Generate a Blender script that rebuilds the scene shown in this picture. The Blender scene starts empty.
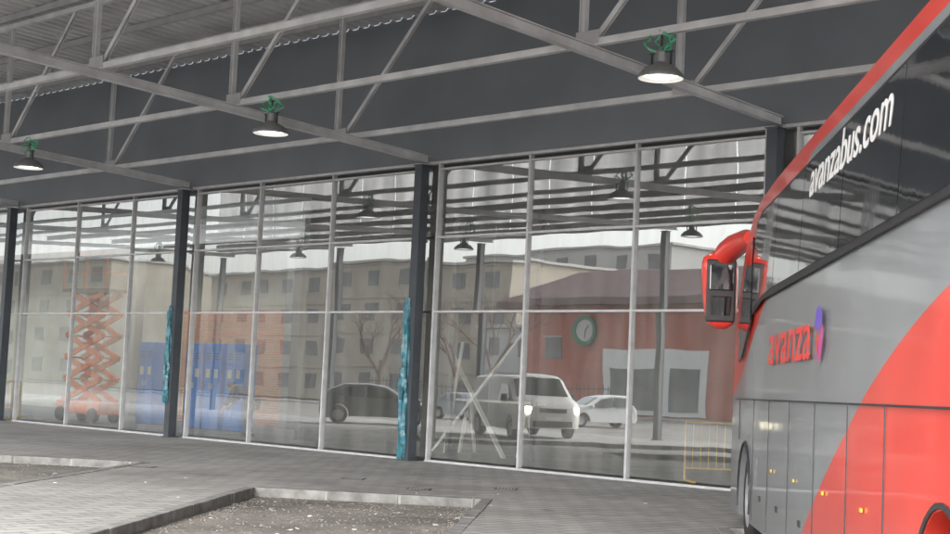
import bpy, bmesh, math, random
from mathutils import Vector, Matrix
random.seed(7)
C = bpy.context.scene.collection
GLZ = 20.5            # facade plane (Y), metres

# ------------------------------------------------------------------ materials
def nmat(name):
    m = bpy.data.materials.new(name); m.use_nodes = True
    nt = m.node_tree
    return m, nt, nt.nodes['Principled BSDF']
def mat(name, col, rough=0.6, metal=0.0, var=0.12, scale=3.0, bump=0.0, bscale=60, emit=None, estr=0, spec=0.5, coat=0.0):
    m, nt, b = nmat(name); L = nt.links.new
    b.inputs['Roughness'].default_value = rough; b.inputs['Metallic'].default_value = metal
    b.inputs['Specular IOR Level'].default_value = spec
    b.inputs['Coat Weight'].default_value = coat
    tc = nt.nodes.new('ShaderNodeTexCoord')
    n = nt.nodes.new('ShaderNodeTexNoise'); n.inputs['Scale'].default_value = scale; n.inputs['Detail'].default_value = 6
    L(tc.outputs['Object'], n.inputs['Vector'])
    r = nt.nodes.new('ShaderNodeValToRGB')
    r.color_ramp.elements[0].position = .3; r.color_ramp.elements[1].position = .7
    r.color_ramp.elements[0].color = tuple(c*(1-var) for c in col)+(1,)
    r.color_ramp.elements[1].color = tuple(min(1, c*(1+var)) for c in col)+(1,)
    L(n.outputs['Fac'], r.inputs['Fac']); L(r.outputs['Color'], b.inputs['Base Color'])
    if bump:
        n2 = nt.nodes.new('ShaderNodeTexNoise'); n2.inputs['Scale'].default_value = bscale; n2.inputs['Detail'].default_value = 4
        L(tc.outputs['Object'], n2.inputs['Vector'])
        bp = nt.nodes.new('ShaderNodeBump'); bp.inputs['Strength'].default_value = bump; bp.inputs['Distance'].default_value = .02
        L(n2.outputs['Fac'], bp.inputs['Height']); L(bp.outputs['Normal'], b.inputs['Normal'])
        if coat: L(bp.outputs['Normal'], b.inputs['Coat Normal'])
    if emit:
        b.inputs['Emission Color'].default_value = emit+(1,); b.inputs['Emission Strength'].default_value = estr
    return m
def brickmat(name, c1, c2, mortar, bw, bh, ms=0.01, rot=(0,0,0), rough=.85, dirt=0.35, dscale=.6, bump=.4, stain=False):
    m, nt, b = nmat(name); L = nt.links.new
    tc = nt.nodes.new('ShaderNodeTexCoord'); mp = nt.nodes.new('ShaderNodeMapping')
    mp.inputs['Rotation'].default_value = rot
    L(tc.outputs['Object'], mp.inputs['Vector'])
    k = nt.nodes.new('ShaderNodeTexBrick'); k.inputs['Scale'].default_value = 1
    k.inputs['Brick Width'].default_value = bw; k.inputs['Row Height'].default_value = bh
    k.inputs['Mortar Size'].default_value = ms; k.inputs['Mortar Smooth'].default_value = .2
    k.inputs['Color1'].default_value = c1+(1,); k.inputs['Color2'].default_value = c2+(1,); k.inputs['Mortar'].default_value = mortar+(1,)
    L(mp.outputs['Vector'], k.inputs['Vector'])
    n = nt.nodes.new('ShaderNodeTexNoise'); n.inputs['Scale'].default_value = dscale; n.inputs['Detail'].default_value = 8; n.inputs['Roughness'].default_value = .65
    L(tc.outputs['Object'], n.inputs['Vector'])
    r = nt.nodes.new('ShaderNodeValToRGB'); r.color_ramp.elements[0].position = .32; r.color_ramp.elements[1].position = .68
    r.color_ramp.elements[0].color = (1-dirt,)*3+(1,); r.color_ramp.elements[1].color = (1+dirt*.25,)*3+(1,)
    L(n.outputs['Fac'], r.inputs['Fac'])
    mx = nt.nodes.new('ShaderNodeMix'); mx.data_type = 'RGBA'; mx.blend_type = 'MULTIPLY'; mx.inputs['Factor'].default_value = 1
    L(k.outputs['Color'], mx.inputs['A']); L(r.outputs['Color'], mx.inputs['B'])
    col = mx.outputs['Result']
    if stain:
        n3 = nt.nodes.new('ShaderNodeTexNoise'); n3.inputs['Scale'].default_value = 3.2; n3.inputs['Detail'].default_value = 3
        L(tc.outputs['Object'], n3.inputs['Vector'])
        r3 = nt.nodes.new('ShaderNodeValToRGB'); r3.color_ramp.elements[0].position=.62; r3.color_ramp.elements[0].color=(1,1,1,1)
        r3.color_ramp.elements[1].position=.74; r3.color_ramp.elements[1].color=(.6,.59,.57,1)
        L(n3.outputs['Fac'], r3.inputs['Fac'])
        mx2 = nt.nodes.new('ShaderNodeMix'); mx2.data_type='RGBA'; mx2.blend_type='MULTIPLY'; mx2.inputs['Factor'].default_value=1
        L(col, mx2.inputs['A']); L(r3.outputs['Color'], mx2.inputs['B']); col = mx2.outputs['Result']
    L(col, b.inputs['Base Color'])
    bp = nt.nodes.new('ShaderNodeBump'); bp.inputs['Strength'].default_value = bump; bp.inputs['Distance'].default_value = .01; bp.invert = True
    L(k.outputs['Fac'], bp.inputs['Height']); L(bp.outputs['Normal'], b.inputs['Normal'])
    b.inputs['Roughness'].default_value = rough
    return m

M = {}
M['steel'] = mat('galvanised_steel', (.5,.51,.52), .55, .1, .18, 2)
M['steel2'] = mat('painted_steel_beam', (.36,.365,.37), .6, .05, .15, 2)
M['col'] = mat('dark_column_paint', (.055,.065,.078), .5, 0, .15, 3)
M['wallgrey'] = mat('slate_grey_cladding', (.145,.16,.18), .6, 0, .12, .6)
M['alu'] = mat('aluminium_frame', (.5,.51,.53), .45, .15, .12, 4)
M['roof'] = mat('corrugated_sheet', (.5,.505,.51), .6, .05, .2, .8)
M['conc'] = mat('interior_concrete', (.22,.22,.21), .8, 0, .2, .9, .1)
M['intwall'] = mat('interior_plaster', (.3,.305,.28), .9, 0, .3, .4)
M['intshade'] = mat('interior_shaded_plaster', (.14,.14,.135), .9, 0, .3, .4)  # darker copy of the plaster, shade of the right half put into colour
M['intceil'] = mat('interior_ceiling', (.17,.175,.18), .9, 0, .1, 1)
M['kerb'] = mat('kerb_concrete', (.2,.2,.195), .85, 0, .35, 5, .3, 40)
M['white'] = mat('white_paint', (.6,.6,.59), .35, 0, .05, 3, coat=.3)
M['silver'] = mat('car_grey_paint', (.13,.14,.15), .35, .3, .05, 3, coat=.4)
M['glassdark'] = mat('dark_vehicle_glass', (.012,.015,.018), .05, 0, .2, 2, .12, 1.1, spec=.6, coat=.6)
M['rubber'] = mat('tyre_rubber', (.025,.025,.025), .85, 0, .3, 20, .3, 50)
M['rim'] = mat('wheel_rim_metal', (.4,.4,.41), .4, .6, .1, 10)
M['black'] = mat('black_plastic', (.02,.02,.022), .5, 0, .15, 5)
M['red'] = mat('red_coach_paint', (.72,.05,.035), .28, 0, .04, 2, coat=.6)
M['redtext'] = mat('red_lettering', (.72,.05,.04), .4, 0, .03, 2)
M['whitetext'] = mat('white_lettering', (.82,.82,.82), .4, 0, .02, 2)
M['pink'] = mat('magenta_mark', (.5,.06,.3), .4, 0, .03, 2)
M['purple'] = mat('violet_mark', (.14,.08,.5), .4, 0, .03, 2)
M['shade'] = mat('lamp_shade_metal', (.2,.205,.21), .4, .4, .2, 8)
M['shadein'] = mat('lamp_reflector_white', (.8,.8,.78), .4, 0, .03, 2)
M['lampglow'] = mat('lamp_glow', (.9,.9,.88), .4, 0, .01, 2, emit=(1,.98,.94), estr=3)
M['green'] = mat('green_cable', (.09,.42,.24), .5, 0, .2, 10)
M['teal'] = mat('teal_plastic_film', (.035,.16,.21), .3, 0, .5, 9, .6, 14)
M['blue'] = mat('blue_door_paint', (.015,.2,.66), .4, 0, .1, 2)
M['orange'] = mat('orange_lift_paint', (.72,.16,.03), .5, 0, .2, 5)
M['yellow'] = mat('yellow_barrier_paint', (.65,.38,.03), .5, 0, .15, 5)
M['wood'] = mat('pale_timber', (.8,.79,.75), .7, 0, .1, 3)
M['bark'] = mat('bare_tree_bark', (.16,.11,.095), .9, 0, .3, 12, .4, 30)
M['beige'] = mat('beige_render', (.36,.325,.27), .9, 0, .12, .5)
M['pale'] = mat('pale_render', (.42,.42,.41), .9, 0, .1, .4)
M['rooftile'] = mat('dark_eave', (.1,.06,.06), .8, 0, .2, 1)
M['win'] = mat('window_glass_far', (.13,.135,.14), .2, 0, .3, .7, spec=.5)
M['headlight'] = mat('lit_headlight', (.9,.9,.85), .2, 0, .01, 2, emit=(1,.9,.6), estr=25)
M['lens'] = mat('clear_lamp_lens', (.5,.5,.5), .1, .3, .1, 6)
M['plate'] = mat('number_plate_blank', (.75,.75,.72), .4, 0, .03, 4)
M['skin'] = mat('person_skin', (.5,.3,.22), .55, 0, .06, 12)
M['jacket'] = mat('navy_work_jacket', (.02,.04,.13), .85, 0, .25, 9)
M['trousers'] = mat('dark_work_trousers', (.05,.05,.06), .85, 0, .25, 9)
M['hair'] = mat('dark_hair', (.03,.022,.018), .7, 0, .3, 40)
M['clockgreen'] = mat('green_clock_ring', (.02,.13,.07), .5, 0, .1, 3)
M['paper'] = mat('paper_litter', (.55,.54,.51), .8, 0, .1, 9)
M['stone'] = mat('loose_gravel', (.2,.19,.175), .95, 0, .4, 30)
M['brick'] = brickmat('red_brick', (.45,.1,.06), (.36,.08,.05), (.33,.24,.2), .25, .075, .008, (math.radians(90),0,0), dirt=.2)
M['intbrick'] = brickmat('orange_brick', (.42,.16,.08), (.34,.12,.06), (.3,.26,.22), .25, .075, .008, (math.radians(90),0,0))
M['paver'] = brickmat('grey_paving', (.4,.395,.38), (.315,.312,.305), (.14,.14,.135), .42, .21, .012, (0,0,math.radians(90)), .8, .35, .4, .7, True)

m, nt, b = nmat('worn_asphalt'); L = nt.links.new
tc = nt.nodes.new('ShaderNodeTexCoord')
n1 = nt.nodes.new('ShaderNodeTexNoise'); n1.inputs['Scale'].default_value=.8; n1.inputs['Detail'].default_value=8; n1.inputs['Roughness'].default_value=.7
n2 = nt.nodes.new('ShaderNodeTexNoise'); n2.inputs['Scale'].default_value=22; n2.inputs['Detail'].default_value=5; n2.inputs['Roughness'].default_value=.7
for n in (n1,n2): L(tc.outputs['Object'], n.inputs['Vector'])
r1 = nt.nodes.new('ShaderNodeValToRGB'); r1.color_ramp.elements[0].position=.38; r1.color_ramp.elements[0].color=(.12,.114,.105,1); r1.color_ramp.elements[1].position=.62; r1.color_ramp.elements[1].color=(.27,.255,.235,1)
r2 = nt.nodes.new('ShaderNodeValToRGB'); r2.color_ramp.elements[0].position=.35; r2.color_ramp.elements[0].color=(.55,.55,.55,1); r2.color_ramp.elements[1].position=.65; r2.color_ramp.elements[1].color=(1.3,1.28,1.25,1)
L(n1.outputs['Fac'], r1.inputs['Fac']); L(n2.outputs['Fac'], r2.inputs['Fac'])
mx = nt.nodes.new('ShaderNodeMix'); mx.data_type='RGBA'; mx.blend_type='MULTIPLY'; mx.inputs['Factor'].default_value=1
L(r1.outputs['Color'], mx.inputs['A']); L(r2.outputs['Color'], mx.inputs['B']); L(mx.outputs['Result'], b.inputs['Base Color'])
bp = nt.nodes.new('ShaderNodeBump'); bp.inputs['Strength'].default_value=.6; bp.inputs['Distance'].default_value=.03
L(n2.outputs['Fac'], bp.inputs['Height']); L(bp.outputs['Normal'], b.inputs['Normal'])
b.inputs['Roughness'].default_value=.9
M['asphalt']=m

# facade glass: transparent + mirror + a film of dust
m = bpy.data.materials.new('facade_glass'); m.use_nodes=True; nt=m.node_tree; nt.nodes.clear(); L=nt.links.new
out=nt.nodes.new('ShaderNodeOutputMaterial'); tr=nt.nodes.new('ShaderNodeBsdfTransparent'); tr.inputs['Color'].default_value=(.88,.92,.9,1)
gl=nt.nodes.new('ShaderNodeBsdfGlossy'); gl.inputs['Roughness'].default_value=.008; gl.inputs['Color'].default_value=(.95,.97,.97,1)
df=nt.nodes.new('ShaderNodeBsdfDiffuse'); df.inputs['Color'].default_value=(.6,.6,.58,1)
m1=nt.nodes.new('ShaderNodeMixShader'); m1.inputs['Fac'].default_value=.33
m2=nt.nodes.new('ShaderNodeMixShader')
tc=nt.nodes.new('ShaderNodeTexCoord'); mp=nt.nodes.new('ShaderNodeMapping'); mp.inputs['Scale'].default_value=(3,1,.5)
n=nt.nodes.new('ShaderNodeTexNoise'); n.inputs['Scale'].default_value=1.1; n.inputs['Detail'].default_value=7
L(tc.outputs['Object'],mp.inputs['Vector']); L(mp.outputs['Vector'],n.inputs['Vector'])
mr=nt.nodes.new('ShaderNodeMapRange'); mr.inputs['From Min'].default_value=.35; mr.inputs['From Max'].default_value=.75; mr.inputs['To Min'].default_value=.04; mr.inputs['To Max'].default_value=.17
L(n.outputs['Fac'],mr.inputs['Value']); L(mr.outputs['Result'],m2.inputs['Fac'])
nb=nt.nodes.new('ShaderNodeTexNoise'); nb.inputs['Scale'].default_value=.8; nb.inputs['Detail'].default_value=1
L(tc.outputs['Object'],nb.inputs['Vector'])
bp=nt.nodes.new('ShaderNodeBump'); bp.inputs['Strength'].default_value=.15; bp.inputs['Distance'].default_value=.01
L(nb.outputs['Fac'],bp.inputs['Height']); L(bp.outputs['Normal'],gl.inputs['Normal'])
L(tr.outputs[0],m1.inputs[1]); L(gl.outputs[0],m1.inputs[2]); L(m1.outputs[0],m2.inputs[1]); L(df.outputs[0],m2.inputs[2]); L(m2.outputs[0],out.inputs[0])
M['fglass']=m
# translucent polycarbonate sheet of the canopy's outer edge
m = bpy.data.materials.new('polycarbonate_sheet'); m.use_nodes=True; nt=m.node_tree; nt.nodes.clear(); L=nt.links.new
out=nt.nodes.new('ShaderNodeOutputMaterial'); tl=nt.nodes.new('ShaderNodeBsdfTranslucent'); tl.inputs['Color'].default_value=(.36,.37,.38,1)
df=nt.nodes.new('ShaderNodeBsdfDiffuse')
tc=nt.nodes.new('ShaderNodeTexCoord'); mp=nt.nodes.new('ShaderNodeMapping'); mp.inputs['Scale'].default_value=(1,1,.1)
n=nt.nodes.new('ShaderNodeTexNoise'); n.inputs['Scale'].default_value=1.2; n.inputs['Detail'].default_value=5
L(tc.outputs['Object'],mp.inputs['Vector']); L(mp.outputs['Vector'],n.inputs['Vector'])
r1=nt.nodes.new('ShaderNodeValToRGB'); r1.color_ramp.elements[0].position=.35; r1.color_ramp.elements[0].color=(.2,.2,.21,1); r1.color_ramp.elements[1].position=.65; r1.color_ramp.elements[1].color=(.5,.5,.5,1)
L(n.outputs['Fac'],r1.inputs['Fac']); L(r1.outputs['Color'],df.inputs['Color']); L(r1.outputs['Color'],tl.inputs['Color'])
mm=nt.nodes.new('ShaderNodeMixShader'); mm.inputs['Fac'].default_value=.6
L(df.outputs[0],mm.inputs[1]); L(tl.outputs[0],mm.inputs[2]); L(mm.outputs[0],out.inputs[0])
M['poly']=m

# coach livery (pattern in the bus's own coordinates)
m, nt, b = nmat('coach_livery'); L=nt.links.new
tc=nt.nodes.new('ShaderNodeTexCoord'); sp=nt.nodes.new('ShaderNodeSeparateXYZ'); L(tc.outputs['Object'],sp.inputs[0])
def mth(op,a,bb=None):
    nd=nt.nodes.new('ShaderNodeMath'); nd.operation=op
    for i,v in enumerate((a,bb)):
        if v is None: continue
        if isinstance(v,(int,float)): nd.inputs[i].default_value=v
        else: L(v,nd.inputs[i])
    return nd.outputs[0]
X,Z=sp.outputs[0],sp.outputs[2]
q=mth('ADD',X,6.8); q=mth('MULTIPLY',mth('MULTIPLY',q,q),-.036); q=mth('ADD',q,2.46)
redA=mth('LESS_THAN',Z,q)
redB=mth('GREATER_THAN',Z,3.76)
lim=mth('ADD',mth('MULTIPLY',mth('SUBTRACT',2.7,Z),2.7),3.8)
redC=mth('MULTIPLY',mth('GREATER_THAN',X,lim),mth('GREATER_THAN',Z,1.64))
rd=mth('MAXIMUM',mth('MAXIMUM',redA,redB),redC)
mx=nt.nodes.new('ShaderNodeMix'); mx.data_type='RGBA'; L(rd,mx.inputs['Factor'])
mx.inputs['A'].default_value=(.25,.265,.28,1); mx.inputs['B'].default_value=(.74,.055,.035,1)
n=nt.nodes.new('ShaderNodeTexNoise'); n.inputs['Scale'].default_value=1.3; n.inputs['Detail'].default_value=7; L(tc.outputs['Object'],n.inputs['Vector'])
rr=nt.nodes.new('ShaderNodeMapRange'); rr.inputs['To Min'].default_value=.78; rr.inputs['To Max'].default_value=1.12; L(n.outputs['Fac'],rr.inputs['Value'])
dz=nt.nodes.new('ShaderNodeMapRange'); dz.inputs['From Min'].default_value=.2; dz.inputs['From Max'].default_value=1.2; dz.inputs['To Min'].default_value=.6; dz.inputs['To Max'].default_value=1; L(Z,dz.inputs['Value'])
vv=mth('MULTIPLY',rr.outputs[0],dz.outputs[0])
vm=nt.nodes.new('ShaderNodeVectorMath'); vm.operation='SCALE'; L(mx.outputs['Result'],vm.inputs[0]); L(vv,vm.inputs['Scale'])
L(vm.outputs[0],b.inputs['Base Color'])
b.inputs['Roughness'].default_value=.28; b.inputs['Coat Weight'].default_value=.6; b.inputs['Coat Roughness'].default_value=.06
nb=nt.nodes.new('ShaderNodeTexNoise'); nb.inputs['Scale'].default_value=.9; nb.inputs['Detail'].default_value=2; L(tc.outputs['Object'],nb.inputs['Vector'])
bp=nt.nodes.new('ShaderNodeBump'); bp.inputs['Strength'].default_value=.25; bp.inputs['Distance'].default_value=.02
L(nb.outputs['Fac'],bp.inputs['Height']); L(bp.outputs['Normal'],b.inputs['Normal']); L(bp.outputs['Normal'],b.inputs['Coat Normal'])
M['livery']=m

# ------------------------------------------------------------------ helpers
def link(o,parent=None,matl=None):
    C.objects.link(o)
    if parent is not None: o.parent=parent
    if matl is not None and o.data is not None:
        o.data.materials.clear(); o.data.materials.append(M[matl])
    return o
def top(o,label,cat,group=None):
    o['label']=label; o['category']=cat
    if group: o['group']=group
    return o
def empty(name,loc=(0,0,0),rotz=0):
    o=bpy.data.objects.new(name,None); o.location=loc; o.rotation_euler=(0,0,rotz); o.empty_display_size=.3
    C.objects.link(o); return o
def meshobj(name,verts,faces,matl,parent=None,smooth=None):
    me=bpy.data.meshes.new(name); me.from_pydata([tuple(v) for v in verts],[],faces); me.update()
    bm=bmesh.new(); bm.from_mesh(me); bmesh.ops.recalc_face_normals(bm,faces=bm.faces); bm.to_mesh(me); bm.free()
    if smooth is not None:
        for p in me.polygons: p.use_smooth=True
        me.set_sharp_from_angle(angle=math.radians(smooth))
    return link(bpy.data.objects.new(name,me),parent,matl)
def boxgeo(c,s,R=None):
    hx,hy,hz=[k/2 for k in s]; vs=[]
    for x in(-hx,hx):
        for y in(-hy,hy):
            for z in(-hz,hz):
                v=Vector((x,y,z))
                if R is not None: v=R@v
                vs.append(v+Vector(c))
    fs=[(0,1,3,2),(4,6,7,5),(0,4,5,1),(2,3,7,6),(0,2,6,4),(1,5,7,3)]
    return vs,fs
class G:
    def __init__(s): s.v=[];s.f=[]
    def add(s,vf):
        n=len(s.v); s.v+=list(vf[0]); s.f+=[tuple(i+n for i in f) for f in vf[1]]; return s
    def box(s,c,sz,R=None): return s.add(boxgeo(c,sz,R))
    def beam(s,a,b,w,h): return s.add(beamgeo(a,b,w,h))
    def tube(s,pts,r,n=6): return s.add(tubegeo(pts,r,n))
    def obj(s,name,matl,parent=None,smooth=None): return meshobj(name,s.v,s.f,matl,parent,smooth)
def frame(d):
    d=Vector(d).normalized(); up=Vector((0,0,1)) if abs(d.z)<.95 else Vector((0,1,0))
    r=d.cross(up).normalized(); u=r.cross(d).normalized(); return d,r,u
def beamgeo(a,b,w,h):
    a=Vector(a);b=Vector(b); d,r,u=frame(b-a); vs=[]
    for p in(a,b):
        for i,j in((-1,-1),(1,-1),(1,1),(-1,1)): vs.append(p+r*(i*w/2)+u*(j*h/2))
    return vs,[(0,1,2,3),(7,6,5,4),(0,4,5,1),(1,5,6,2),(2,6,7,3),(3,7,4,0)]
def tubegeo(pts,r,n=6):
    pts=[Vector(p) for p in pts]; vs=[];fs=[]
    rs=r if isinstance(r,(list,tuple)) else [r]*len(pts)
    for i,p in enumerate(pts):
        d=(pts[min(i+1,len(pts)-1)]-pts[max(i-1,0)]); _,a,b=frame(d)
        for k in range(n):
            t=2*math.pi*k/n; vs.append(p+a*(math.cos(t)*rs[i])+b*(math.sin(t)*rs[i]))
    for i in range(len(pts)-1):
        for k in range(n):
            k2=(k+1)%n; fs.append((i*n+k,i*n+k2,(i+1)*n+k2,(i+1)*n+k))
    fs.append(tuple(range(n))); fs.append(tuple((len(pts)-1)*n+k for k in range(n)))
    return vs,fs
def lathe(name,prof,matl,parent,axis='Z',n=32,closed=False,smooth=40):
    vs=[];fs=[]
    for r,h in prof:
        for k in range(n):
            t=2*math.pi*k/n
            c,s=math.cos(t)*r,math.sin(t)*r
            vs.append((c,s,h) if axis=='Z' else (c,h,s))
    m=len(prof)
    for i in range(m-1 if not closed else m):
        j=(i+1)%m
        for k in range(n):
            k2=(k+1)%n; fs.append((i*n+k,i*n+k2,j*n+k2,j*n+k))
    o=meshobj(name,vs,fs,matl,parent,smooth); return o
def bevel(o,w=.01,seg=2):
    md=o.modifiers.new('Bevel','BEVEL'); md.width=w; md.segments=seg; md.limit_method='ANGLE'; return o
def B(name,c,s,matl,parent=None,bv=0):
    o=G().box((0,0,0),s).obj(name,matl,parent); o.location=c
    if bv: bevel(o,bv)
    return o
def structure(o): o['kind']='structure'; return o

# ------------------------------------------------------------------ bay frame (parking bays run along Bd)
ang=math.radians(40.3)
Bd=Vector((-math.sin(ang),math.cos(ang),0)); Rd=Vector((math.cos(ang),math.sin(ang),0))
def LS(lat,s,z=0): v=Rd*lat+Bd*s; return Vector((v.x,v.y,z))

# ------------------------------------------------------------------ ground
g=meshobj('asphalt_ground',[(-600,-600,-.12),(600,-600,-.12),(600,600,-.12),(-600,600,-.12)],[(0,1,2,3)],'asphalt'); structure(g)
bays=[(-16.8,-13.5,29.3),(-10.6,-7.4,24.7),(-4.5,-1.4,20.3),(1.65,4.9,17.75),(7.4,10.9,13.2)]
poly=[(-75,1.0)]
def atY(lat,y=1.0):
    s=(y-Rd.y*lat)/Bd.y; v=LS(lat,s); return (v.x,v.y)
for a,b_,s in bays:
    poly.append(atY(a)); v=LS(a,s); poly.append((v.x,v.y)); v=LS(b_,s); poly.append((v.x,v.y)); poly.append(atY(b_))
poly+=[(16,1.0),(16,31),(-75,31)]
n=len(poly)
vs=[(x,y,0) for x,y in poly]+[(x,y,-.119) for x,y in poly]
fs=[tuple(range(n))]+[(i,(i+1)%n,n+(i+1)%n,n+i) for i in range(n)]
structure(meshobj('platform_pavement',vs,fs,'paver'))
for a,b_,s in bays:
    p0=Vector((*atY(a),0));p1=LS(a,s);p2=LS(b_,s);p3=Vector((*atY(b_),0))
    gk=G()
    for q0,q1,off in((p0,p1,-Rd),(p1,p2,Bd),(p2,p3,Rd)):
        Ln=(q1-q0).length; d=(q1-q0).normalized(); k=0.0
        while k<Ln-.05:
            e=min(k+.98,Ln)
            dz=random.uniform(-.004,.003)
            c0=q0+d*k+off*.07; c1=q0+d*(e-.012)+off*(.07+random.uniform(-.006,.006))
            c0.z=c1.z=-.054+dz
            gk.beam(c0,c1,.15,.125); k+=1
    structure(bevel(gk.obj('kerb','kerb'),.012,2))
gg=G()
for i in range(1600):
    bi=random.choice([1,2,2,2])
    a,b_,s=bays[bi]
    lat=random.uniform(a+.05,b_-.05); ss=s-.05-abs(random.gauss(0,3.2))
    if random.random()<.35: lat=random.choice([a+.05+abs(random.gauss(0,.12)),b_-.05-abs(random.gauss(0,.12))])
    r=random.uniform(.004,.011) if random.random()<.98 else random.uniform(.012,.022)
    p=LS(lat,ss,-.12+r*.3)
    R=Matrix.Rotation(random.uniform(0,6),3,'Z')
    gg.box(p,(r*2*random.uniform(.7,1.4),r*2,r*1.2),R)
gr=gg.obj('loose_gravel','stone'); gr['kind']='stuff'; top(gr,'loose gravel scattered over the worn parking bays','gravel')
gg=G()
for i in range(26):
    if i<16:
        a,b_,s=bays[random.choice([1,2,2])]; p=LS(random.uniform(a+.1,b_-.1),s-random.uniform(.1,5),-.112)
    else: p=LS(random.uniform(-8,1),random.uniform(16,22),.006)
    w=random.uniform(.02,.06)
    gg.box(p,(w,w*random.uniform(.4,1),.006),Matrix.Rotation(random.uniform(0,3),3,'Z')@Matrix.Rotation(random.uniform(-.3,.3),3,'X'))
gr=gg.obj('paper_litter','paper'); gr['kind']='stuff'; top(gr,'small scraps of pale litter on the paving and bays','litter')
for lat,s in((-7.0,23.5),(-3.6,23.2),(-1.2,22.6),(-2.4,21.6)):
    p=LS(lat,s,.004)
    if p.y>20: continue
    e=empty('drain_cover',p,ang); top(e,'small dark iron drain cover set in the grey paving','drain cover','drain covers in the paving')
    gd=G().box((0,0,0),(.34,.34,.006)); gd.obj('frame','black',e)
    gd=G()
    for i in range(6): gd.box((-.12+i*.048,0,.005),(.02,.28,.006))
    gd.obj('grate','steel2',e)

# ------------------------------------------------------------------ station facade
cols=[-46.7,-38.4,-30.1,-21.8,-13.5,-5.2]
st=empty('glazed_facade',(0,GLZ,0)); top(st,'glass and aluminium curtain wall with slate grey cladding above','building')
offs=[.3,2.75,5.3,8.0]; rows=[.06,2.95,4.43,5.86]
for bi in range(len(cols)-1):
    of=[.45,3.15,5.8,8.05] if bi==1 else offs
    xs=[cols[bi]+o for o in of]
    for x in xs:
        B('mullion',(x,0,2.97),(.05,.1,5.86),'alu',st)
    for z in rows[1:3]:
        for i in range(3): B('transom',((xs[i]+xs[i+1])/2,0,z),(xs[i+1]-xs[i]-.052,.08,.042),'alu',st)
    B('sill',((xs[0]+xs[-1])/2,0,.02),(xs[-1]-xs[0]+.065,.14,.04),'alu',st)
    B('head_frame',((xs[0]+xs[-1])/2,0,5.93),(8.3-.02,.14,.055),'alu',st)
    B('head_rail',((xs[0]+xs[-1])/2,.0,5.80),(xs[-1]-xs[0]-.052,.07,.035),'alu',st)
    spans=[(xs[i]+.025,xs[i+1]-.025) for i in range(3)]+[(cols[bi]+.0,xs[0]-.025),(xs[-1]+.025,cols[bi+1]-.0)]
    for a,b_ in spans:
        for k in range(3):
            z0,z1=rows[k]+.022,rows[k+1]-.022
            w,h=(b_-a)/2,(z1-z0)/2
            o=meshobj('window_pane',[(-w,0,-h),(w,0,-h),(w,0,h),(-w,0,h)],[(0,1,2,3)],'fglass',st)
            o.location=((a+b_)/2,.01,(z0+z1)/2)
            o.rotation_euler=(math.radians(random.uniform(-.15,.15)),0,math.radians(random.uniform(-.2,.2)))
B('cladding_wall',(-26,0.02,7.56),(64,.2,3.2),'wallgrey',st)
sh=empty('station_hall',(0,0,0)); top(sh,'unfinished station hall with plaster walls behind the glazing','building')
B('back_wall',(-44.55,30.1,3),(30.7,.2,6),'intwall',sh)
B('back_wall',(-11.5,30.1,3),(35.2,.2,6),'intshade',sh)
B('side_wall',(-60,25.4,3),(.2,9.2,6),'intwall',sh)
B('side_wall',(6,25.4,3),(.2,9.2,6),'intshade',sh)
B('light_blocking_partition',(-29.15,26.6,3),(.2,6.6,6),'intshade',sh)  # added wall keeping the ceiling gap's light out of the right half
B('ceiling',(-44.6,21.9,6.08),(30.7,2.5,.15),'intceil',sh)  # roof left open between the two left ceiling parts to light the hall
B('ceiling',(-44.6,29.2,6.08),(30.7,1.8,.15),'intceil',sh)
B('ceiling',(-11.6,25.45,6.08),(35.2,9.4,.15),'intceil',sh)
B('roof_slab',(-11.6,25.45,9.2),(35.2,9.4,.2),'wallgrey',sh)
for i in range(7): B('added_ceiling_louvre',(-44.6,23.6+i*.75,5.95),(30.6,.03,.42),'intceil',sh)  # added louvres hide the sky in the ceiling gap while letting light through
structure(meshobj('hall_floor',[(-59.8,20.6,.004),(5.8,20.6,.004),(5.8,30,.004),(-59.8,30,.004)],[(0,1,2,3)],'conc'))
o=B('brick_partition',(-38.4,28.6,1.8),(7,.25,3.6),'intbrick'); top(o,'orange brick partition wall inside the station hall','wall')
def column(x,y,h,lbl):
    e=empty('steel_column',(x,y,0)); top(e,lbl,'column','steel columns carrying the canopy')
    gc=G().box((0,-.1,h/2),(.2,.016,h)).box((0,.1,h/2),(.2,.016,h)).box((0,0,h/2),(.014,.184,h))
    gc.box((-.085,0,h/2),(.016,.184,h)).box((.085,0,h/2),(.016,.184,h))
    gc.obj('shaft','col',e); B('base_plate',(0,0,.012),(.3,.3,.02),'col',e); B('cap_plate',(0,0,h+.008),(.26,.26,.016),'col',e)
for x in cols: column(x,GLZ-.24,5.86,'dark grey steel column standing against the glass wall')
for x in [-55,-46.7,-38.4,-30.1,-21.8,-13.5,-5.2,3.1]: column(x,2.0,6.78,'dark grey steel column at the open edge of the canopy')
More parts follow.
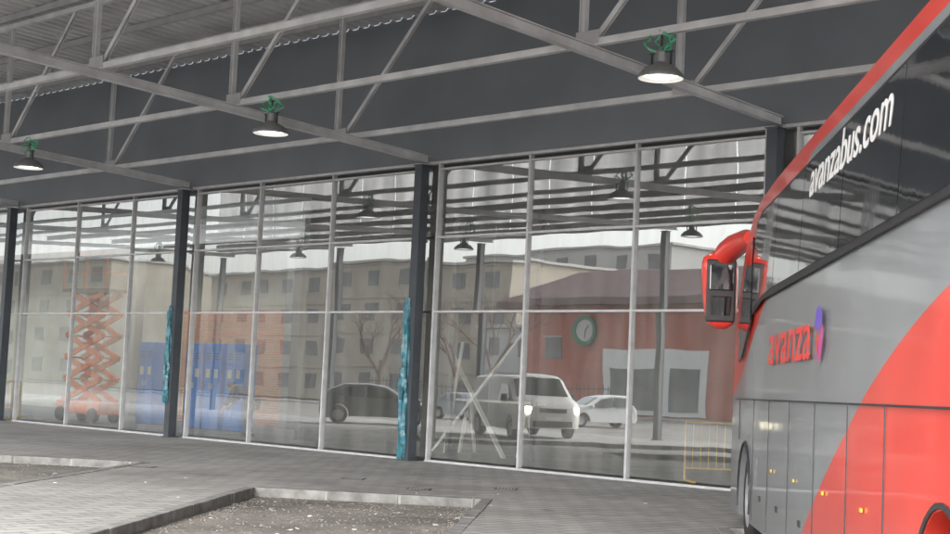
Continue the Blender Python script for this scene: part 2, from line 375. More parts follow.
def wrap(x,z0,z1,side,sc=1):
    N=60;K=18
    vs=[];fs=[]
    for i in range(N+1):
        z=z0+(z1-z0)*i/N
        tp=(.75+.25*math.sin(math.pi*min(1,i/N*1.2)))*sc
        if i>N-4: tp*=.6
        for k in range(K):
            t=2*math.pi*k/K
            r=(.085+.014*math.sin(i*.35+k*2.1)+.016*math.sin(k*3.3+i*.13)+random.uniform(-.012,.012))*tp+.012
            vs.append((math.cos(t)*r+side+.015*math.sin(i*.2),math.sin(t)*r*.9-.1,z+random.uniform(-.01,.01)))
    for i in range(N):
        for k in range(K):
            k2=(k+1)%K; fs.append((i*K+k,i*K+k2,(i+1)*K+k2,(i+1)*K+k))
    o=meshobj('plastic_film_wrap',vs,fs,'teal',None,60); o.location=(x,GLZ-.26,0)
    top(o,'crumpled teal plastic film wrapped round a steel column','plastic film','plastic film on columns')
wrap(-21.8,.03,3.2,-.09); wrap(-30.1,.8,3.1,-.08,.9)

# ------------------------------------------------------------------ canopy
def zr(y): return 6.0+.05*(20.5-y)
for x in [-55,-46.7,-38.4,-30.1,-21.8,-13.5,-5.2,3.1]:
    e=empty('canopy_beam',(x,0,0)); top(e,'light grey steel beam running out from the facade under the canopy','roof beam','canopy beams')
    gb=G(); a=Vector((0,GLZ-.1,zr(GLZ-.1))); b_=Vector((0,1.4,zr(1.4)))
    up=Vector((0,0,.07))
    gb.beam(a+up,b_+up,.12,.014).beam(a-up,b_-up,.12,.014).beam(a,b_,.012,.126)
    gb.obj('steel_section','steel',e)
tr_y=[18.6,15.7,12.9]
bx=[-55+8.3*i for i in range(8)]
for ti,y in enumerate(tr_y):
    zb=zr(y)+.13; zt=8.7+.05*(20.5-y)
    e=empty('roof_truss',(0,y,0)); top(e,'long light grey steel lattice truss under the canopy roof','roof truss','canopy roof trusses')
    H=zt-zb; dxo=-.7 if ti==0 else -.2
    def chord(nm,z):
        gc=G(); x0,x1=bx[0]-.5,bx[-1]+.5
        gc.box(((x0+x1)/2,0,z-.045),(x1-x0,.1,.012)).box(((x0+x1)/2,-.044,z+.006),(x1-x0,.012,.09))
        gc.box(((x0+x1)/2,.044,z+.006),(x1-x0,.012,.09))
        gc.obj(nm,'steel',e)
    chord('bottom_chord',zb); chord('top_chord',zt)
    pm=None
    for i,x in enumerate(bx):
        if pm is None:
            pm=G().box((-.05,0,0),(.012,.08,H-.02)).box((.05,0,0),(.012,.08,H-.02)).box((0,0,0),(.088,.012,H-.02)).obj('upright','steel',e)
            bmh=G().beam((-1.25,-.025,-H/2),(1.25,-.025,H/2),.012,.08).beam((-1.25,.025,-H/2),(1.25,.025,H/2),.012,.08).obj('brace','steel',e); o=pm;o2=bmh
        else:
            o=pm.copy(); C.objects.link(o); o.parent=e
            o2=bmh.copy(); C.objects.link(o2); o2.parent=e
        o.location=(x+dxo,0,(zb+zt)/2); o2.location=(x+dxo+1.45,0,(zb+zt)/2)
        gp=G().box((x+dxo+.12,-.052,zb+.07),(.42,.008,.2)).obj('gusset_plate','steel2',e)
for y in (10.0,7.3,4.5,2.0):
    e=empty('canopy_girder',(0,y,0)); top(e,'plain light grey steel girder across the outer canopy','girder','outer canopy girders')
    G().box((-26,0,zr(y)+.14),(59,.1,.016)).box((-26,0,zr(y)+.3),(59,.1,.016)).box((-26,0,zr(y)+.22),(59,.012,.144)).obj('section','steel2',e)
vs=[];fs=[]
x=-57.0
prof=[(0,0),(.16,0),(.19,.045),(.31,.045),(.34,0)]
xs_=[]
while x<5:
    for dx,dz in prof[:4]: xs_.append((x+dx,dz))
    x+=.34
y0,y1=GLZ-.09,1.0
def zroof(y): return 9.0+.05*(20.5-y)
for xx,dz in xs_:
    vs.append((xx,y0,zroof(y0)+dz)); vs.append((xx,y1,zroof(y1)+dz))
for i in range(len(xs_)-1): fs.append((2*i,2*i+2,2*i+3,2*i+1))
cr=empty('canopy_roof',(0,0,0)); top(cr,'pale corrugated metal canopy roof on steel purlins','canopy roof')
meshobj('roof_sheet',vs,fs,'roof',cr)
for i in range(10):
    y=19.6-i*1.95
    o=G().beam((-57,0,0),(5,0,0),.08,.14).obj('purlin','steel2',cr); o.location=(0,y,zroof(y)-.085)
# deep edge of translucent sheet, hung from the outer girder
for i in range(30):
    xa=-57+i*2.0667
    o=meshobj('edge_sheet',[(xa+.02,.9,7.15),(xa+2.045,.9,7.15),(xa+2.045,.9,10.15),(xa+.02,.9,10.15)],[(0,1,2,3)],'poly',cr)
B('edge_trim',(-26,.86,7.12),(62,.06,.12),'steel2',cr)

# ------------------------------------------------------------------ pendant lamps
def lamp(x,y,z,lit=True):
    e=empty('pendant_lamp',(x,y,z)); top(e,'round grey metal pendant lamp, lit, on green cable','lamp','pendant lamps under the canopy')
    zc=zr(y)+.12-z
    lathe('lamp_shade',[(.31,-.06),(.315,-.04),(.3,0),(.22,.085),(.12,.13),(.085,.16),(.08,.3),(.04,.33),(.035,.36),(.0,.36)],'shade',e,n=36)
    lathe('reflector',[(.302,-.055),(.29,0),(.2,.07),(.0,.09)],'shadein',e,n=36)
    lathe('bulb',[(.0,-.035),(.2,-.03),(.23,-.015),(.0,-.0)],'lampglow',e,n=32)
    gb=G().beam((-.2,0,.3),(.2,0,.3),.03,.012).tube([(0,0,.34),(0,0,zc-.03)],.014)
    gb.beam((-.16,0,.12),(-.16,0,.3),.03,.012).beam((.16,0,.12),(.16,0,.3),.03,.012)
    gb.obj('bracket','black',e)
    gc=G()
    for k in range(8):
        a=random.uniform(-.3,.3); p=[(random.uniform(-.06,.06),random.uniform(-.05,.05),.3)]
        for j in range(1,7):
            t=j/6; p.append((a*math.sin(t*math.pi)+random.uniform(-.04,.04),random.uniform(-.08,.08),.3+(zc+.02-.3)*t))
        gc.tube(p,.013,5)
    gc.obj('cable','green',e,60)
    if lit:
        ld=bpy.data.lights.new('lamp_light','SPOT'); ld.energy=45; ld.spot_size=math.radians(130); ld.spot_blend=.6; ld.shadow_soft_size=.15; ld.color=(1,.97,.92)
        lo=bpy.data.objects.new('lamp_light',ld); C.objects.link(lo); lo.parent=e; lo.location=(0,0,-.09)
for x in(-29.2,-20.8,-12.3): lamp(x,15.7,5.78)
for x in(-51.5,-42.6,-34.0,-25.1): lamp(x,7.3,5.95,False)

# ------------------------------------------------------------------ generic vehicle shell
class Shell:
    def __init__(s,prof,w,xf,xr,belt,ztop,taper,rx,rz,rxr=None):
        s.p=prof;s.w=w;s.xf=xf;s.xr=xr;s.belt=belt;s.zt=ztop;s.tp=taper;s.rx=rx;s.rz=rz;s.rxr=rxr if rxr is not None else rx*.5
    def pos(s,x,z,yf,off=0):
        e=abs(yf); r=max(0,(e-.6)/.4)**2.2
        ff=max(0,min(1,(x-(s.xf-2.2))/2.2)); fr=max(0,min(1,((s.xr+1.0)-x)/1.0))
        zz=max(0,(z-(s.zt-.7))/.7)
        X_=x-s.rx*r*ff**2+s.rxr*r*fr**2
        Z_=z-s.rz*r*min(1,zz)
        t=s.tp*max(0,(z-s.belt)/(s.zt-s.belt))
        Y_=yf*(s.w/2-t)
        return Vector((X_,Y_,Z_))
    def side(s,x,z,sg,off=.012):
        v=s.pos(x,z,sg); v.y+=sg*off; return v
    def body(s,matl,parent,name='body'):
        yfs=[-1,-.97,-.92,-.85,-.75,-.6,-.3,0,.3,.6,.75,.85,.92,.97,1]; n=len(s.p);vs=[];fs=[]
        for yf in yfs:
            for x,z in s.p: vs.append(s.pos(x,z,yf))
        for i in range(len(yfs)-1):
            for k in range(n):
                k2=(k+1)%n; fs.append((i*n+k,i*n+k2,(i+1)*n+k2,(i+1)*n+k))
        fs.append(tuple(range(n))); fs.append(tuple((len(yfs)-1)*n+k for k in range(n)))
        return meshobj(name,vs,fs,matl,parent,35)
    def panel(s,name,pts,sg,matl,parent,off=.012):
        vs=[s.side(x,z,sg,off) for x,z in pts]+[s.side(x,z,sg,-.01) for x,z in pts]; n=len(pts)
        fs=[tuple(range(n)),tuple(range(n,2*n))]+[(i,(i+1)%n,n+(i+1)%n,n+i) for i in range(n)]
        return meshobj(name,vs,fs,matl,parent)
    def band(s,name,seg,yfmax,matl,parent,off=.014,yfs=None):
        yfs=yfs or [yfmax*k/8 for k in range(-8,9)]; vs=[];fs=[]
        m_=len(seg)
        for yf in yfs:
            for i,(x,z) in enumerate(seg):
                a=Vector(seg[max(0,i-1)]);b_=Vector(seg[min(m_-1,i+1)]); t=(b_-a); nn=Vector((t.y,-t.x)).normalized()
                if nn.x*s.front<0: nn=-nn
                v=s.pos(x,z,yf); v.x+=nn.x*off; v.z+=nn.y*off; vs.append(v)
        for i in range(len(yfs)-1):
            for k in range(m_-1): fs.append((i*m_+k,i*m_+k+1,(i+1)*m_+k+1,(i+1)*m_+k))
        return meshobj(name,vs,fs,matl,parent,40)
    front=1
def arch(cx,cz,r,z0,n=12):
    a0=math.asin((z0-cz)/r); pts=[]
    for i in range(n+1):
        t=a0+(math.pi-2*a0)*i/n; pts.append((cx+r*math.cos(t),cz+r*math.sin(t)))
    return pts
def wheel(parent,x,y,r,w,sg,bus=False):
    e=empty('wheel',(x,y,r)); e.parent=parent
    k=w/2
    lathe('tyre',[(r*.62,-k),(r*.9,-k),(r*.98,-k*.8),(r,-k*.4),(r,k*.4),(r*.98,k*.8),(r*.9,k),(r*.62,k),(r*.6,0)],'rubber',e,'Y',36,True)
    if bus:
        rp=[(.0,k*.35),(r*.16,k*.35),(r*.2,k*.2),(r*.34,k*.15),(r*.42,k*.1),(r*.5,k*.75),(r*.61,k*.98),(r*.63,k*.9)]
    else: rp=[(.0,k*.7),(r*.12,k*.72),(r*.3,k*.6),(r*.5,k*.75),(r*.6,k*.95),(r*.63,k*.9)]
    lathe('rim',[(a,b_*sg) for a,b_ in rp],'rim',e,'Y',36)
    gb=G()
    for i in range(10 if bus else 5):
        t=2*math.pi*i/(10 if bus else 5)
        if bus: gb.tube([(math.cos(t)*r*.3,sg*k*.12,math.sin(t)*r*.3),(math.cos(t)*r*.3,sg*k*.4,math.sin(t)*r*.3)],.016,6)
        else: gb.tube([(math.cos(t)*r*.25,sg*k*.66,math.sin(t)*r*.25),(math.cos(t)*r*.52,sg*k*.82,math.sin(t)*r*.52)],.03,6)
    gb.obj('wheel_nuts' if bus else 'spokes','steel' if bus else 'rim',e)
    return e

# ------------------------------------------------------------------ coach
bus=empty('coach',LS(3.0+.02,12,-.12),math.atan2(Bd.y,Bd.x)); top(bus,'grey and red long distance coach parked nose in beside the platform','bus')
FX,RX=5.05,-4.4
prof=[(7.28,.28),(7.38,.6),(7.42,1.0),(7.38,1.5),(7.26,2.0),(7.02,2.6),(6.65,3.1),(6.15,3.5),(5.5,3.8),(4.8,3.94),(3.5,4.0),(0,4.02),(-4,4.02),(-7.2,4.0),(-7.42,3.8),(-7.45,2.0),(-7.45,.6),(-7.35,.32)]
a_r=arch(RX,.52,.6,.3); a_f=arch(FX,.52,.6,.3); a_t=arch(RX-1.4,.52,.58,.3)
prof+= list(reversed(a_t))+list(reversed(a_r))+list(reversed(a_f))
S=Shell(prof,2.55,7.4,-7.45,2.4,4.0,.07,.75,.12,.2)
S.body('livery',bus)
for sg in(1,-1):
    xs=[-7.1,-5.2,-3.1,-1.0,1.1,3.0]
    for i in range(len(xs)-1):
        S.panel('side_window',[(xs[i]+.012,2.74),(xs[i+1]-.012,2.74),(xs[i+1]-.012,3.72),(xs[i]+.012,3.72)],sg,'glassdark',bus,.014)
    S.panel('side_window',[(3.012,2.74),(3.9,2.71),(4.75,2.6),(4.98,3.1),(4.88,3.6),(4.5,3.72),(3.012,3.72)],sg,'glassdark',bus,.014)
    S.panel('driver_window',[(4.85,2.5),(5.75,2.1),(6.15,2.05),(6.2,2.4),(6.05,2.9),(5.65,3.3),(5.2,3.5),(5.08,3.1)],sg,'glassdark',bus,.014)
    S.panel('window_surround',[(-7.15,2.70),(3.9,2.67),(4.78,2.56),(4.84,3.0),(4.93,3.66),(4.5,3.755),(-7.15,3.755)],sg,'black',bus,.008)
    gj=G()
    y=sg*1.277
    def ln(x0,z0,x1,z1,w=.014): gj.beam((x0,y,z0),(x1,y,z1),.006,w)
    ln(-7.3,1.62,4.4,1.62,.014); ln(4.4,1.62,6.3,1.62,.01)
    for x in(-2.9,-1.6,-.1,1.4,2.9,4.25): ln(x,.34,x,1.61,.008)
    ln(5.75,1.15,5.75,1.61)
    gj.obj('panel_joints','black',bus)
    for x in(-.9,.6,2.1,3.5): B('locker_handle',(x,y,.62),(.14,.012,.05),'black',bus)
    for x in(-2.2,-.6,1.0,2.6): B('side_marker',(x,sg*1.28,.95),(.06,.012,.025),'yellow',bus)
    for x in(FX,RX,RX-1.4):
        wheel(bus,x,sg*1.08,.52,.3,sg,True)
        gt=G(); pts=[(x+.62*math.cos(t),sg*1.278,.52+.62*math.sin(t)) for t in [math.radians(-12+i*204/20) for i in range(21)]]
        gt.tube(pts,.018,6); gt.obj('arch_trim','black',bus)
seg=[(7.395,1.35),(7.38,1.5),(7.26,2.0),(7.02,2.6),(6.65,3.1),(6.15,3.5)]
S.band('windscreen',seg,.8,'glassdark',bus,.015)
for sg in(1,-1):
    o=G().box((0,0,0),(.06,.42,.18)).obj('headlight','lens',bus); bevel(o,.03,3); o.location=(7.22,sg*.85,.85); o.rotation_euler=(0,0,-sg*.25)
B('number_plate',(7.43,0,.5),(.012,.52,.11),'plate',bus)
B('front_bumper',(7.2,0,.36),(.3,2.0,.14),'black',bus,.03)
def mirror(sg):
    e=empty('mirror',(7.3,sg*(1.42 if sg>0 else 1.3),3.0)); e.parent=bus
    vs=[];fs=[];N=14;K=24
    for i in range(N+1):
        t=i/N; z=.48-.98*t; ww=(.25-.05*t)*(1-.4*abs(2*t-1)**5); dd=.16*(1-.55*abs(2*t-1)**5)
        if i in(0,N): ww*=.6;dd*=.5
        for k in range(K):
            a=2*math.pi*k/K; c,s_=math.cos(a),math.sin(a)
            vs.append((dd*abs(c)**.6*(1 if c>0 else -1)+.05*math.sin(t*3.1),ww*abs(s_)**.6*(1 if s_>0 else -1)+sg*.05*(.5-t),z))
    for i in range(N):
        for k in range(K):
            k2=(k+1)%K; fs.append((i*K+k,i*K+k2,(i+1)*K+k2,(i+1)*K+k))
    fs.append(tuple(range(K)));fs.append(tuple(N*K+k for k in range(K)))
    meshobj('mirror_housing',vs,fs,'red',e,50)
    B('mirror_surround',(-.108,0,-.02),(.04,.37,.8),'black',e,.1)
    o=G().box((0,0,0),(.03,.3,.36)).obj('mirror_glass','glassdark',e); bevel(o,.05,3); o.location=(-.125,0,.16); o.rotation_euler=(0,.08,0)
    o=G().box((0,0,0),(.03,.26,.26)).obj('mirror_glass','glassdark',e); bevel(o,.05,3); o.location=(-.125,0,-.22); o.rotation_euler=(0,-.1,0)
    G().tube([(.03,0,.36),(-.08,-sg*.06,.47),(-.3,-sg*.14,.54),(-.7,-sg*.24,.58),(-1.1,-sg*.26,.56)],[.13,.15,.15,.13,.09],14).obj('mirror_arm','red',e,60)
mirror(1); mirror(-1)
def text(name,body,size,matl,parent,loc,rot,shear=0,ext=.001,offset=0.0,width=1):
    cu=bpy.data.curves.new(name,'FONT'); cu.body=body; cu.size=size; cu.extrude=ext; cu.shear=shear; cu.offset=offset
    t=bpy.data.objects.new(name+'_tmp',cu); C.objects.link(t)
    bpy.context.view_layer.update()
    me=bpy.data.meshes.new_from_object(t.evaluated_get(bpy.context.evaluated_depsgraph_get()))
    bpy.data.objects.remove(t)
    o=bpy.data.objects.new(name,me); link(o,parent,matl); o.location=loc; o.rotation_euler=rot
    w=max(v.co.x for v in me.vertices); o.scale=(width/w,1,1)
    return o
rt=(math.radians(90),0,math.radians(180))
text('web_address_lettering','avanzabus.com',.44,'whitetext',bus,(.75,1.248,3.34),(math.radians(87.5),0,math.radians(180)),.15,.001,.003,3.5)
text('operator_lettering','avanza',.62,'redtext',bus,(3.1,1.279,1.97),rt,.15,.001,.002,2.85)
def petal(r0,r1,a0,a1,matl,cx,cz):
    vs=[];n=10
    for i in range(n+1):
        a=math.radians(a0+(a1-a0)*i/n); vs.append((cx+r0*math.cos(a),1.279,cz+r0*math.sin(a))); vs.append((cx+r1*math.cos(a),1.279,cz+r1*math.sin(a)))
    fs=[(2*i,2*i+1,2*i+3,2*i+2) for i in range(n)]
    meshobj('operator_emblem',vs,fs,matl,bus)
petal(.06,.22,20,150,'purple',-.2,2.15); petal(.08,.22,160,280,'pink',-.2,2.15); petal(.0,.15,290,380,'redtext',-.25,2.12)

# ------------------------------------------------------------------ van & cars
def van(loc,rot):
    e=empty('delivery_van',loc,rot); top(e,'white delivery van with headlights on, standing on the forecourt','van')
    p=[(2.45,.32),(2.52,.6),(2.48,.95),(2.3,1.1),(1.75,1.25),(1.05,1.85),(.75,1.95),(0,1.98),(-2.4,1.95),(-2.5,1.7),(-2.52,.6),(-2.45,.35)]
    p+=list(reversed(arch(-1.55,.34,.4,.3,10)))+list(reversed(arch(1.6,.34,.4,.3,10)))
    s=Shell(p,1.95,2.5,-2.5,1.1,1.98,.16,.3,.08); s.body('white',e)
    s.band('windscreen',[(1.68,1.3),(1.05,1.85)],.86,'glassdark',e,.012)
    for sg in(1,-1):
        s.panel('side_window',[(.35,1.15),(1.35,1.15),(1.45,1.25),(.95,1.72),(.35,1.75)],sg,'glassdark',e)
        o=G().box((0,0,0),(.12,.36,.22)).obj('headlight','headlight',e); bevel(o,.04,2); o.location=(2.4,sg*.7,.86); o.rotation_euler=(0,0,-sg*.3)
        o=G().box((0,0,0),(.12,.2,.26)).obj('wing_mirror','black',e); bevel(o,.03,2); o.location=(1.25,sg*1.08,1.25)
        for x in(1.6,-1.55): wheel(e,x,sg*.86,.34,.22,sg)
    B('grille',(2.5,0,.86),(.04,.9,.13),'black',e,.01); B('lower_grille',(2.52,0,.45),(.04,1.3,.18),'black',e,.01)
    B('number_plate',(2.545,0,.62),(.012,.52,.11),'plate',e)
def hatch(loc,rot,matl,label,lit=True):
    e=empty('parked_car',loc,rot); top(e,label,'car','cars in the forecourt and street')
    p=[(1.95,.25),(2.03,.5),(1.98,.72),(1.6,.9),(1.05,.98),(.35,1.38),(-.2,1.46),(-1.1,1.42),(-1.75,1.1),(-1.98,.85),(-2.02,.45),(-1.95,.28)]
    p+=list(reversed(arch(-1.28,.31,.36,.26,10)))+list(reversed(arch(1.3,.31,.36,.26,10)))
    s=Shell(p,1.73,2.0,-2.0,.85,1.46,.2,.35,.05); s.body(matl,e)
    s.band('windscreen',[(.98,1.02),(.38,1.36)],.85,'glassdark',e,.012)
    s.front=-1; s.band('rear_window',[(-1.2,1.38),(-1.68,1.14)],.8,'glassdark',e,.012)
    for sg in(1,-1):
        s.panel('side_window',[(-.3,.95),(.88,.95),(.3,1.32),(-.3,1.39)],sg,'glassdark',e)
        s.panel('side_window',[(-1.35,1.0),(-.36,.95),(-.36,1.39),(-1.05,1.35)],sg,'glassdark',e)
        o=G().box((0,0,0),(.16,.34,.13)).obj('headlight','headlight' if lit else 'lens',e); bevel(o,.04,2); o.location=(1.87,sg*.6,.68); o.rotation_euler=(0,0,-sg*.35)
        o=G().box((0,0,0),(.12,.16,.12)).obj('wing_mirror',matl,e); bevel(o,.03,2); o.location=(.75,sg*.92,.98)
        for x in(1.3,-1.28): wheel(e,x,sg*.77,.31,.2,sg)
    B('grille',(2.0,0,.66),(.05,.7,.1),'black',e,.01); B('number_plate',(2.045,0,.46),(.012,.5,.11),'plate',e)
van((-32.6,5.9,0),math.radians(27))
hatch((-43.1,-10.1,-.12),math.radians(112),'white','white hatchback stopped in the street beyond the station',True)
hatch((-40.4,5.2,0),math.radians(-50),'silver','grey hatchback parked on the station forecourt',False)
hatch((-55,-14,-.12),math.radians(5),'silver','dark grey hatchback parked along the street',False)

# ------------------------------------------------------------------ buildings across the street
structure(meshobj('far_pavement',[(-160,-33.9,.0),(30,-33.9,0),(30,-29,0),(-160,-29,0),(30,-29,-.119),(-160,-29,-.119)],[(0,1,2,3),(3,2,4,5)],'paver'))
bb=empty('brick_building',(0,-34,0)); top(bb,'low red brick building with dark overhanging roof and white shopfront','building')
B('wall',(-50,-6,3.5),(40,12,7),'brick',bb)
meshobj('roof',[(-71,1,7.02),(-29,1,7.02),(-29,-13,7.02),(-71,-13,7.02),(-71,.8,7.5),(-29,.8,7.5),(-31,-5,9.8),(-69,-5,9.8),(-29,-13,7.5),(-71,-13,7.5)],[(0,1,2,3),(0,1,5,4),(4,5,6,7),(1,2,8,5),(0,3,9,4),(5,8,6),(4,9,7),(7,6,8,9),(2,3,9,8)],'rooftile',bb)
B('shopfront',(-58.5,.03,2.15),(9,.1,4.1),'white',bb)
for x in(-61.3,-58.5,-55.7): B('shop_window',(x,.1,1.7),(2.3,.06,2.6),'win',bb)
for x in(-67.5,-50,-46,-42,-38,-34):
    w=B('window',(x,.02,4.2),(1.6,.08,1.5),'win',bb); B('window_frame',(x,.04,4.98),(1.8,.14,.08),'pale',bb)
cl=empty('wall_clock',(-64.6,-33.8,5.4)); top(cl,'large round green rimmed clock on the brick wall','clock')
lathe('clock_rim',[(.74,-.05),(1.0,-.05),(1.0,.12),(.74,.12)],'clockgreen',cl,'Y',36,True)
lathe('clock_face',[(0,.02),(.74,.02)],'pale',cl,'Y',36)
G().beam((0,.05,0),(.3,.05,.35),.02,.06).beam((0,.05,0),(-.05,.05,-.5),.02,.05).obj('clock_hands','black',cl)
def block(x0,x1,yf,h,fl,nw,matl,label):
    e=empty('apartment_building',((x0+x1)/2,yf,0)); top(e,label,'building')
    B('wall',(0,-6,h/2),(x1-x0,12,h),matl,e); B('parapet',(0,-6,h+.1),(x1-x0+.5,12.5,.2),'pale',e)
    W=(x1-x0)/nw
    for f in range(fl):
        for i in range(nw):
            x=-(x1-x0)/2+(i+.5)*W; z=(f+.55)*h/fl
            B('window',(x,.02,z),(W*.38,.06,h/fl*.45),'win',e)
        B('string_course',(0,.05,(f+1)*h/fl-.15),(x1-x0,.1,.12),matl,e)
block(-122,-80,-44,11.5,4,11,'beige','beige rendered apartment building with four rows of windows')
block(-110,-84,-69,15,5,7,'pale','taller pale apartment building with rows of windows')
block(-78,-72,-38,6,2,2,'pale','small pale rendered building with a few windows')
block(-190,-126,-36,12,4,12,'beige','long beige rendered apartment building along the street')
fe=empty('iron_fence',(-60,-20,0)); top(fe,'black iron railing fence along the street','fence')
gf=G()
for i in range(60): gf.tube([(-9+i*.306,0,-.12),(-9+i*.306,0,1.8)],.018,5)
gf.box((0,0,.25),(18.4,.04,.05)).box((0,0,1.6),(18.4,.04,.05)); gf.obj('railings','black',fe)
def tree(x,y,h,seed):
    rnd=random.Random(seed); e=empty('bare_tree',(x,y,-.12)); top(e,'leafless street tree with fine twigs','tree','bare street trees')
    gt,gc=G(),G()
    def br(p,d,L_,r,lv):
        q=p+d*L_; m_=p+d*L_*.5+Vector((rnd.uniform(-1,1),rnd.uniform(-1,1),0))*L_*.06
        (gt if lv<2 else gc).tube([p,m_,q],[r,r*.85,r*.65],6 if lv<2 else 3)
        if lv>=6: return
        for k in range(rnd.choice([2,3,3]) if lv<5 else 3):
            a=Vector((rnd.uniform(-1,1),rnd.uniform(-1,1),rnd.uniform(-.1,.8))).normalized()
            nd=(d*.9+a*.75).normalized()
            br(p+d*L_*rnd.uniform(.6,1),nd,L_*rnd.uniform(.62,.8),r*.58,lv+1)
    br(Vector((0,0,0)),Vector((0,0,1)),h*.3,h*.02,0)
    gt.obj('trunk','bark',e,60); gc.obj('crown','bark',e)
tree(-59,-20,9,1); tree(-66,-24,9.5,2); tree(-75,-26,10,3)

# ------------------------------------------------------------------ things inside the hall
def locker(x,y):
    e=empty('blue_locker',(x,y,0)); top(e,'tall blue metal door unit standing inside the hall','locker','blue door units in the hall')
    B('cabinet',(0,0,1.2),(.78,.45,2.36),'blue',e,.015)
    for k in(0,1):
        d=G().box((0,0,0),(.36,.02,2.2)).obj('door','blue',e); d.location=(-.19+.38*k,-.237,1.2); bevel(d,.006,1)
        B('handle',(.13 if k==0 else -.13,-.03,0),(.025,.04,.16),'alu',d)
        for j in range(3): B('vent',(0,-.013,.75+j*.07),(.2,.008,.02),'black',d)
        B('notice',(0,-.013,.35),(.18,.006,.24),'paper',d)
    B('plinth',(0,0,.0),(.74,.4,.05),'black',e)
for x in(-35.2,-34.3,-33.3,-37.6): locker(x,24.6)
sl=empty('scissor_lift',(-38.2,22.9,0),math.radians(8)); top(sl,'orange scissor lift raised inside the glazed hall','scissor lift')
B('chassis',(0,0,.42),(1.9,.8,.35),'orange',sl,.03)
for x in(-.7,.7):
    for y in(-.38,.38):
        w=lathe('wheel',[(.0,-.07),(.2,-.07),(.22,0),(.2,.07),(0,.07)],'rubber',sl,'Y',20); w.location=(x,y,.22)
gs=G(); n=5; z0=.6; hh=.62
for i in range(n):
    for y in(-.3,.3):
        za=z0+i*hh; gs.beam((-.78,y,za),(.78,y,za+hh),.07,.15).beam((-.78,y+.075,za+hh),(.78,y+.075,za),.07,.15)
    gs.beam((-.78,-.33,za),(-.78,.33,za),.05,.05).beam((.78,-.33,za),(.78,.33,za),.05,.05)
gs.obj('scissor_arms','orange',sl)
zp=z0+n*hh
B('platform',(0,0,zp+.06),(1.9,.85,.1),'black',sl)
gr_=G()
for x in(-.93,0,.93):
    for y in(-.4,.4): gr_.tube([(x,y,zp+.1),(x,y,zp+1.15)],.02)
for z in(.6,1.15):
    gr_.tube([(-.93,-.4,zp+z),(.93,-.4,zp+z),(.93,.4,zp+z),(-.93,.4,zp+z),(-.93,-.4,zp+z)],.02)
gr_.obj('guard_rail','orange',sl)
def barrier(x,y,rot):
    e=empty('crowd_barrier',(x,y,0),rot); top(e,'yellow tubular crowd barrier standing on the hall floor','barrier','yellow crowd barriers')
    G().tube([(-1,0,.05),(-1,0,1.05),(1,0,1.05),(1,0,.05)],.022,8).tube([(-1,0,.25),(1,0,.25)],.018).obj('frame','yellow',e)
    gb=G()
    for i in range(13): gb.tube([(-.86+i*.143,0,.25),(-.86+i*.143,0,1.04)],.009,5)
    gb.obj('bars','yellow',e)
    G().beam((-.9,-.3,.02),(-.9,.3,.02),.05,.04).beam((.9,-.3,.02),(.9,.3,.02),.05,.04).obj('feet','yellow',e)
barrier(-15.4,22.3,.9); barrier(-42.2,22.2,.2); barrier(-38.6,27,.2)
for a,b_,w in(((-24.6,23.6,.02),(-22.6,24.3,2.75),.09),((-23.9,23.3,.02),(-24.4,24.2,2.5),.07),((-22.2,23.4,.02),(-24.8,24.3,2.2),.09)):
    o=G().beam(a,b_,w,.06).obj('timber_plank','wood'); top(o,'pale length of timber leaning inside the hall','plank','loose timber in the hall')
tb=empty('trestle',(-23.4,24.4,0)); top(tb,'pale timber trestle carrying boards inside the hall','trestle')
G().box((0,0,1.2),(2.6,.4,.05)).obj('board','wood',tb)
for x in(-.9,.9):
    for s1 in(-1,1): G().beam((x-s1*.05,s1*.3,0),(x,s1*.04,1.17),.06,.06).obj('leg','wood',tb)
df_=empty('inner_door_frame',(-22.4,23.2,0)); top(df_,'dark metal lobby frame standing behind the glass wall','door frame')
G().box((-1.3,0,2.6),(.1,.1,5.2)).box((1.2,0,2.6),(.1,.1,5.2)).box((-.05,0,5.25),(2.6,.1,.1)).obj('frame','col',df_)
for x in(-44,-35.5,-18.5,-10):
    e=empty('hall_pillar',(x,28,0)); top(e,'plain grey pillar inside the station hall','pillar','hall pillars'); B('shaft',(0,0,2.9),(.35,.35,5.6),'intceil',e,.02); B('base',(0,0,.05),(.45,.45,.1),'intceil',e)

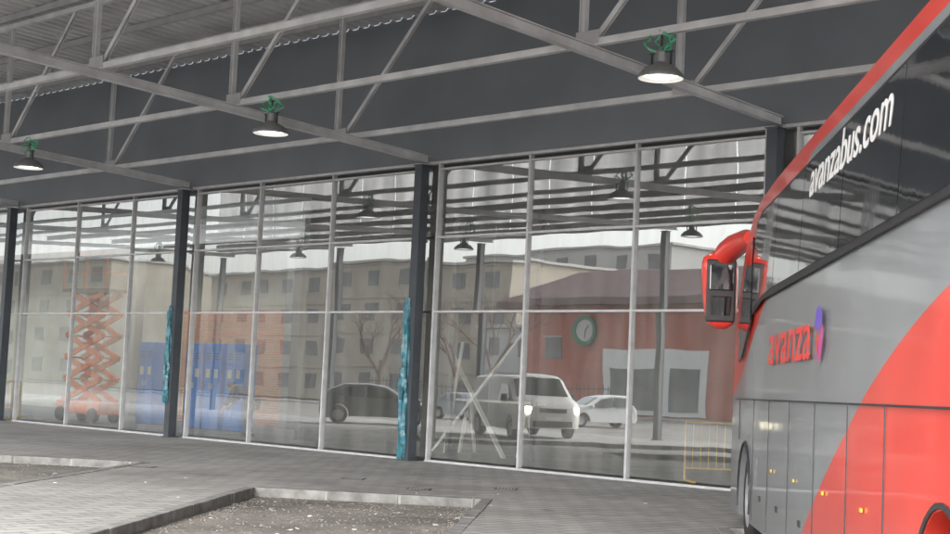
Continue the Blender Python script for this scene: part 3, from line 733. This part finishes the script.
# ------------------------------------------------------------------ person bending over in the hall
def skin(name,verts,edges,rad,matl,parent,sub=2):
    me=bpy.data.meshes.new(name); me.from_pydata(verts,edges,[]); o=bpy.data.objects.new(name,me); link(o,parent,matl)
    sk=o.modifiers.new('Skin','SKIN')
    for i,r in enumerate(rad):
        me.skin_vertices[0].data[i].radius=(r,r)
    me.skin_vertices[0].data[0].use_root=True
    sk.use_smooth_shade=True
    s=o.modifiers.new('Sub','SUBSURF'); s.levels=sub; s.render_levels=sub
    return o
try:
    pe=empty('person',(-30.6,23.0,0),math.radians(205)); top(pe,'person in navy jacket and dark trousers bending forward to work','person')
    V=[(0,0,.88),(.1,0,1.0),(.25,0,1.13),(.4,0,1.22),(.5,0,1.25),(.57,0,1.24),(.66,0,1.22),(.71,0,1.17),
       (.38,.17,1.2),(.5,.24,.97),(.66,.2,.75),(.71,.19,.68),
       (.38,-.17,1.2),(.52,-.24,.98),(.7,-.2,.8),(.75,-.19,.73),
       (0,.1,.84),(.08,.13,.46),(-.02,.13,.08),(.14,.15,.04),
       (0,-.1,.84),(.2,-.13,.46),(.05,-.13,.08),(.2,-.15,.04)]
    E=[(0,1),(1,2),(2,3),(3,4),(4,5),(5,6),(6,7),(3,8),(8,9),(9,10),(10,11),(3,12),(12,13),(13,14),(14,15),(0,16),(16,17),(17,18),(18,19),(0,20),(20,21),(21,22),(22,23)]
    Rr=[.13,.125,.14,.13,.06,.06,.1,.06,.07,.05,.036,.03,.07,.05,.036,.03,.09,.06,.04,.04,.09,.06,.04,.04]
    for hand,base,sy in((11,(.71,.19,.68),1),(15,(.75,-.19,.73),-1)):
        for k in range(5):
            oy=(-.032+.018*k)*sy; Ln=[.03,.07,.08,.075,.055][k]
            i0=len(V); bx_,by,bz=base
            if k==0: p1=(bx_+.02,by-sy*.05,bz-.02);p2=(bx_+.045,by-sy*.06,bz-.05)
            else: p1=(bx_+.03,by+oy,bz-.06);p2=(bx_+.035,by+oy,bz-.06-Ln)
            V+= [p1,p2]; E+=[(hand,i0),(i0,i0+1)]; Rr+=[.01,.008]
    skin('body',V,E,Rr,'skin',pe)
    iv=[0,1,2,3,8,9,10,12,13,14]; mp_={a:i for i,a in enumerate(iv)}
    skin('jacket',[V[i] for i in iv],[(mp_[a],mp_[b_]) for a,b_ in E if a in mp_ and b_ in mp_],[Rr[i]+.025 for i in iv],'jacket',pe)
    iv=[0,16,17,18,20,21,22]; mp_={a:i for i,a in enumerate(iv)}
    skin('trousers',[V[i] for i in iv],[(mp_[a],mp_[b_]) for a,b_ in E if a in mp_ and b_ in mp_],[Rr[i]+.022 for i in iv],'trousers',pe)
    h=lathe('hair',[(0,.09),(.06,.08),(.1,.03),(.105,-.02),(.09,-.04)],'hair',pe,'Z',20); h.location=(.62,0,1.27); h.rotation_euler=(0,.5,0)
    for sy in(-1,1):
        b_=G().box((0,0,0),(.26,.1,.09)).obj('boot','black',pe); bevel(b_,.03,3); b_.location=(.06+(.06 if sy<0 else 0),sy*.14,.045)
except Exception as ex:
    print('PERSON ERR',ex)

# ------------------------------------------------------------------ camera
th=math.radians(4.574); r=math.radians(2.58); hd=math.radians(44.9)
R0=Vector((math.cos(hd),math.sin(hd),0)); d=Vector((-math.sin(hd),math.cos(hd),0))
F=d*math.cos(th)+Vector((0,0,math.sin(th))); U=R0.cross(F)
cr_=R0*math.cos(r)+U*math.sin(r); cu_=U*math.cos(r)-R0*math.sin(r)
cam=bpy.data.cameras.new('camera'); co=bpy.data.objects.new('camera',cam); C.objects.link(co)
co.matrix_world=Matrix((( cr_.x,cu_.x,-F.x,0),(cr_.y,cu_.y,-F.y,0),(cr_.z,cu_.z,-F.z,1.5),(0,0,0,1)))
cam.sensor_width=36; cam.lens=56.84; cam.clip_end=3000; cam.clip_start=.05
bpy.context.scene.camera=co

# ------------------------------------------------------------------ light
Sv=Vector((.35,-.75,.56)).normalized()
w=bpy.data.worlds.new('World'); bpy.context.scene.world=w; w.use_nodes=True; nt=w.node_tree
sky=nt.nodes.new('ShaderNodeTexSky'); sky.sky_type='NISHITA'; sky.sun_disc=False
sky.sun_elevation=math.asin(Sv.z); sky.sun_rotation=math.atan2(Sv.x,Sv.y); sky.dust_density=4; sky.air_density=1.2
hs=nt.nodes.new('ShaderNodeHueSaturation'); hs.inputs['Saturation'].default_value=.22; hs.inputs['Value'].default_value=5.2
nt.links.new(sky.outputs[0],hs.inputs['Color']); nt.links.new(hs.outputs[0],nt.nodes['Background'].inputs['Color'])
nt.nodes['Background'].inputs['Strength'].default_value=.15
sd=bpy.data.lights.new('sun','SUN'); sd.energy=1.5; sd.angle=math.radians(20); sd.color=(1,.97,.93)
so=bpy.data.objects.new('sun',sd); C.objects.link(so); so.rotation_euler=Sv.to_track_quat('Z','Y').to_euler()
sc=bpy.context.scene; sc.view_settings.view_transform='Standard'; sc.view_settings.look='None'; sc.view_settings.exposure=0
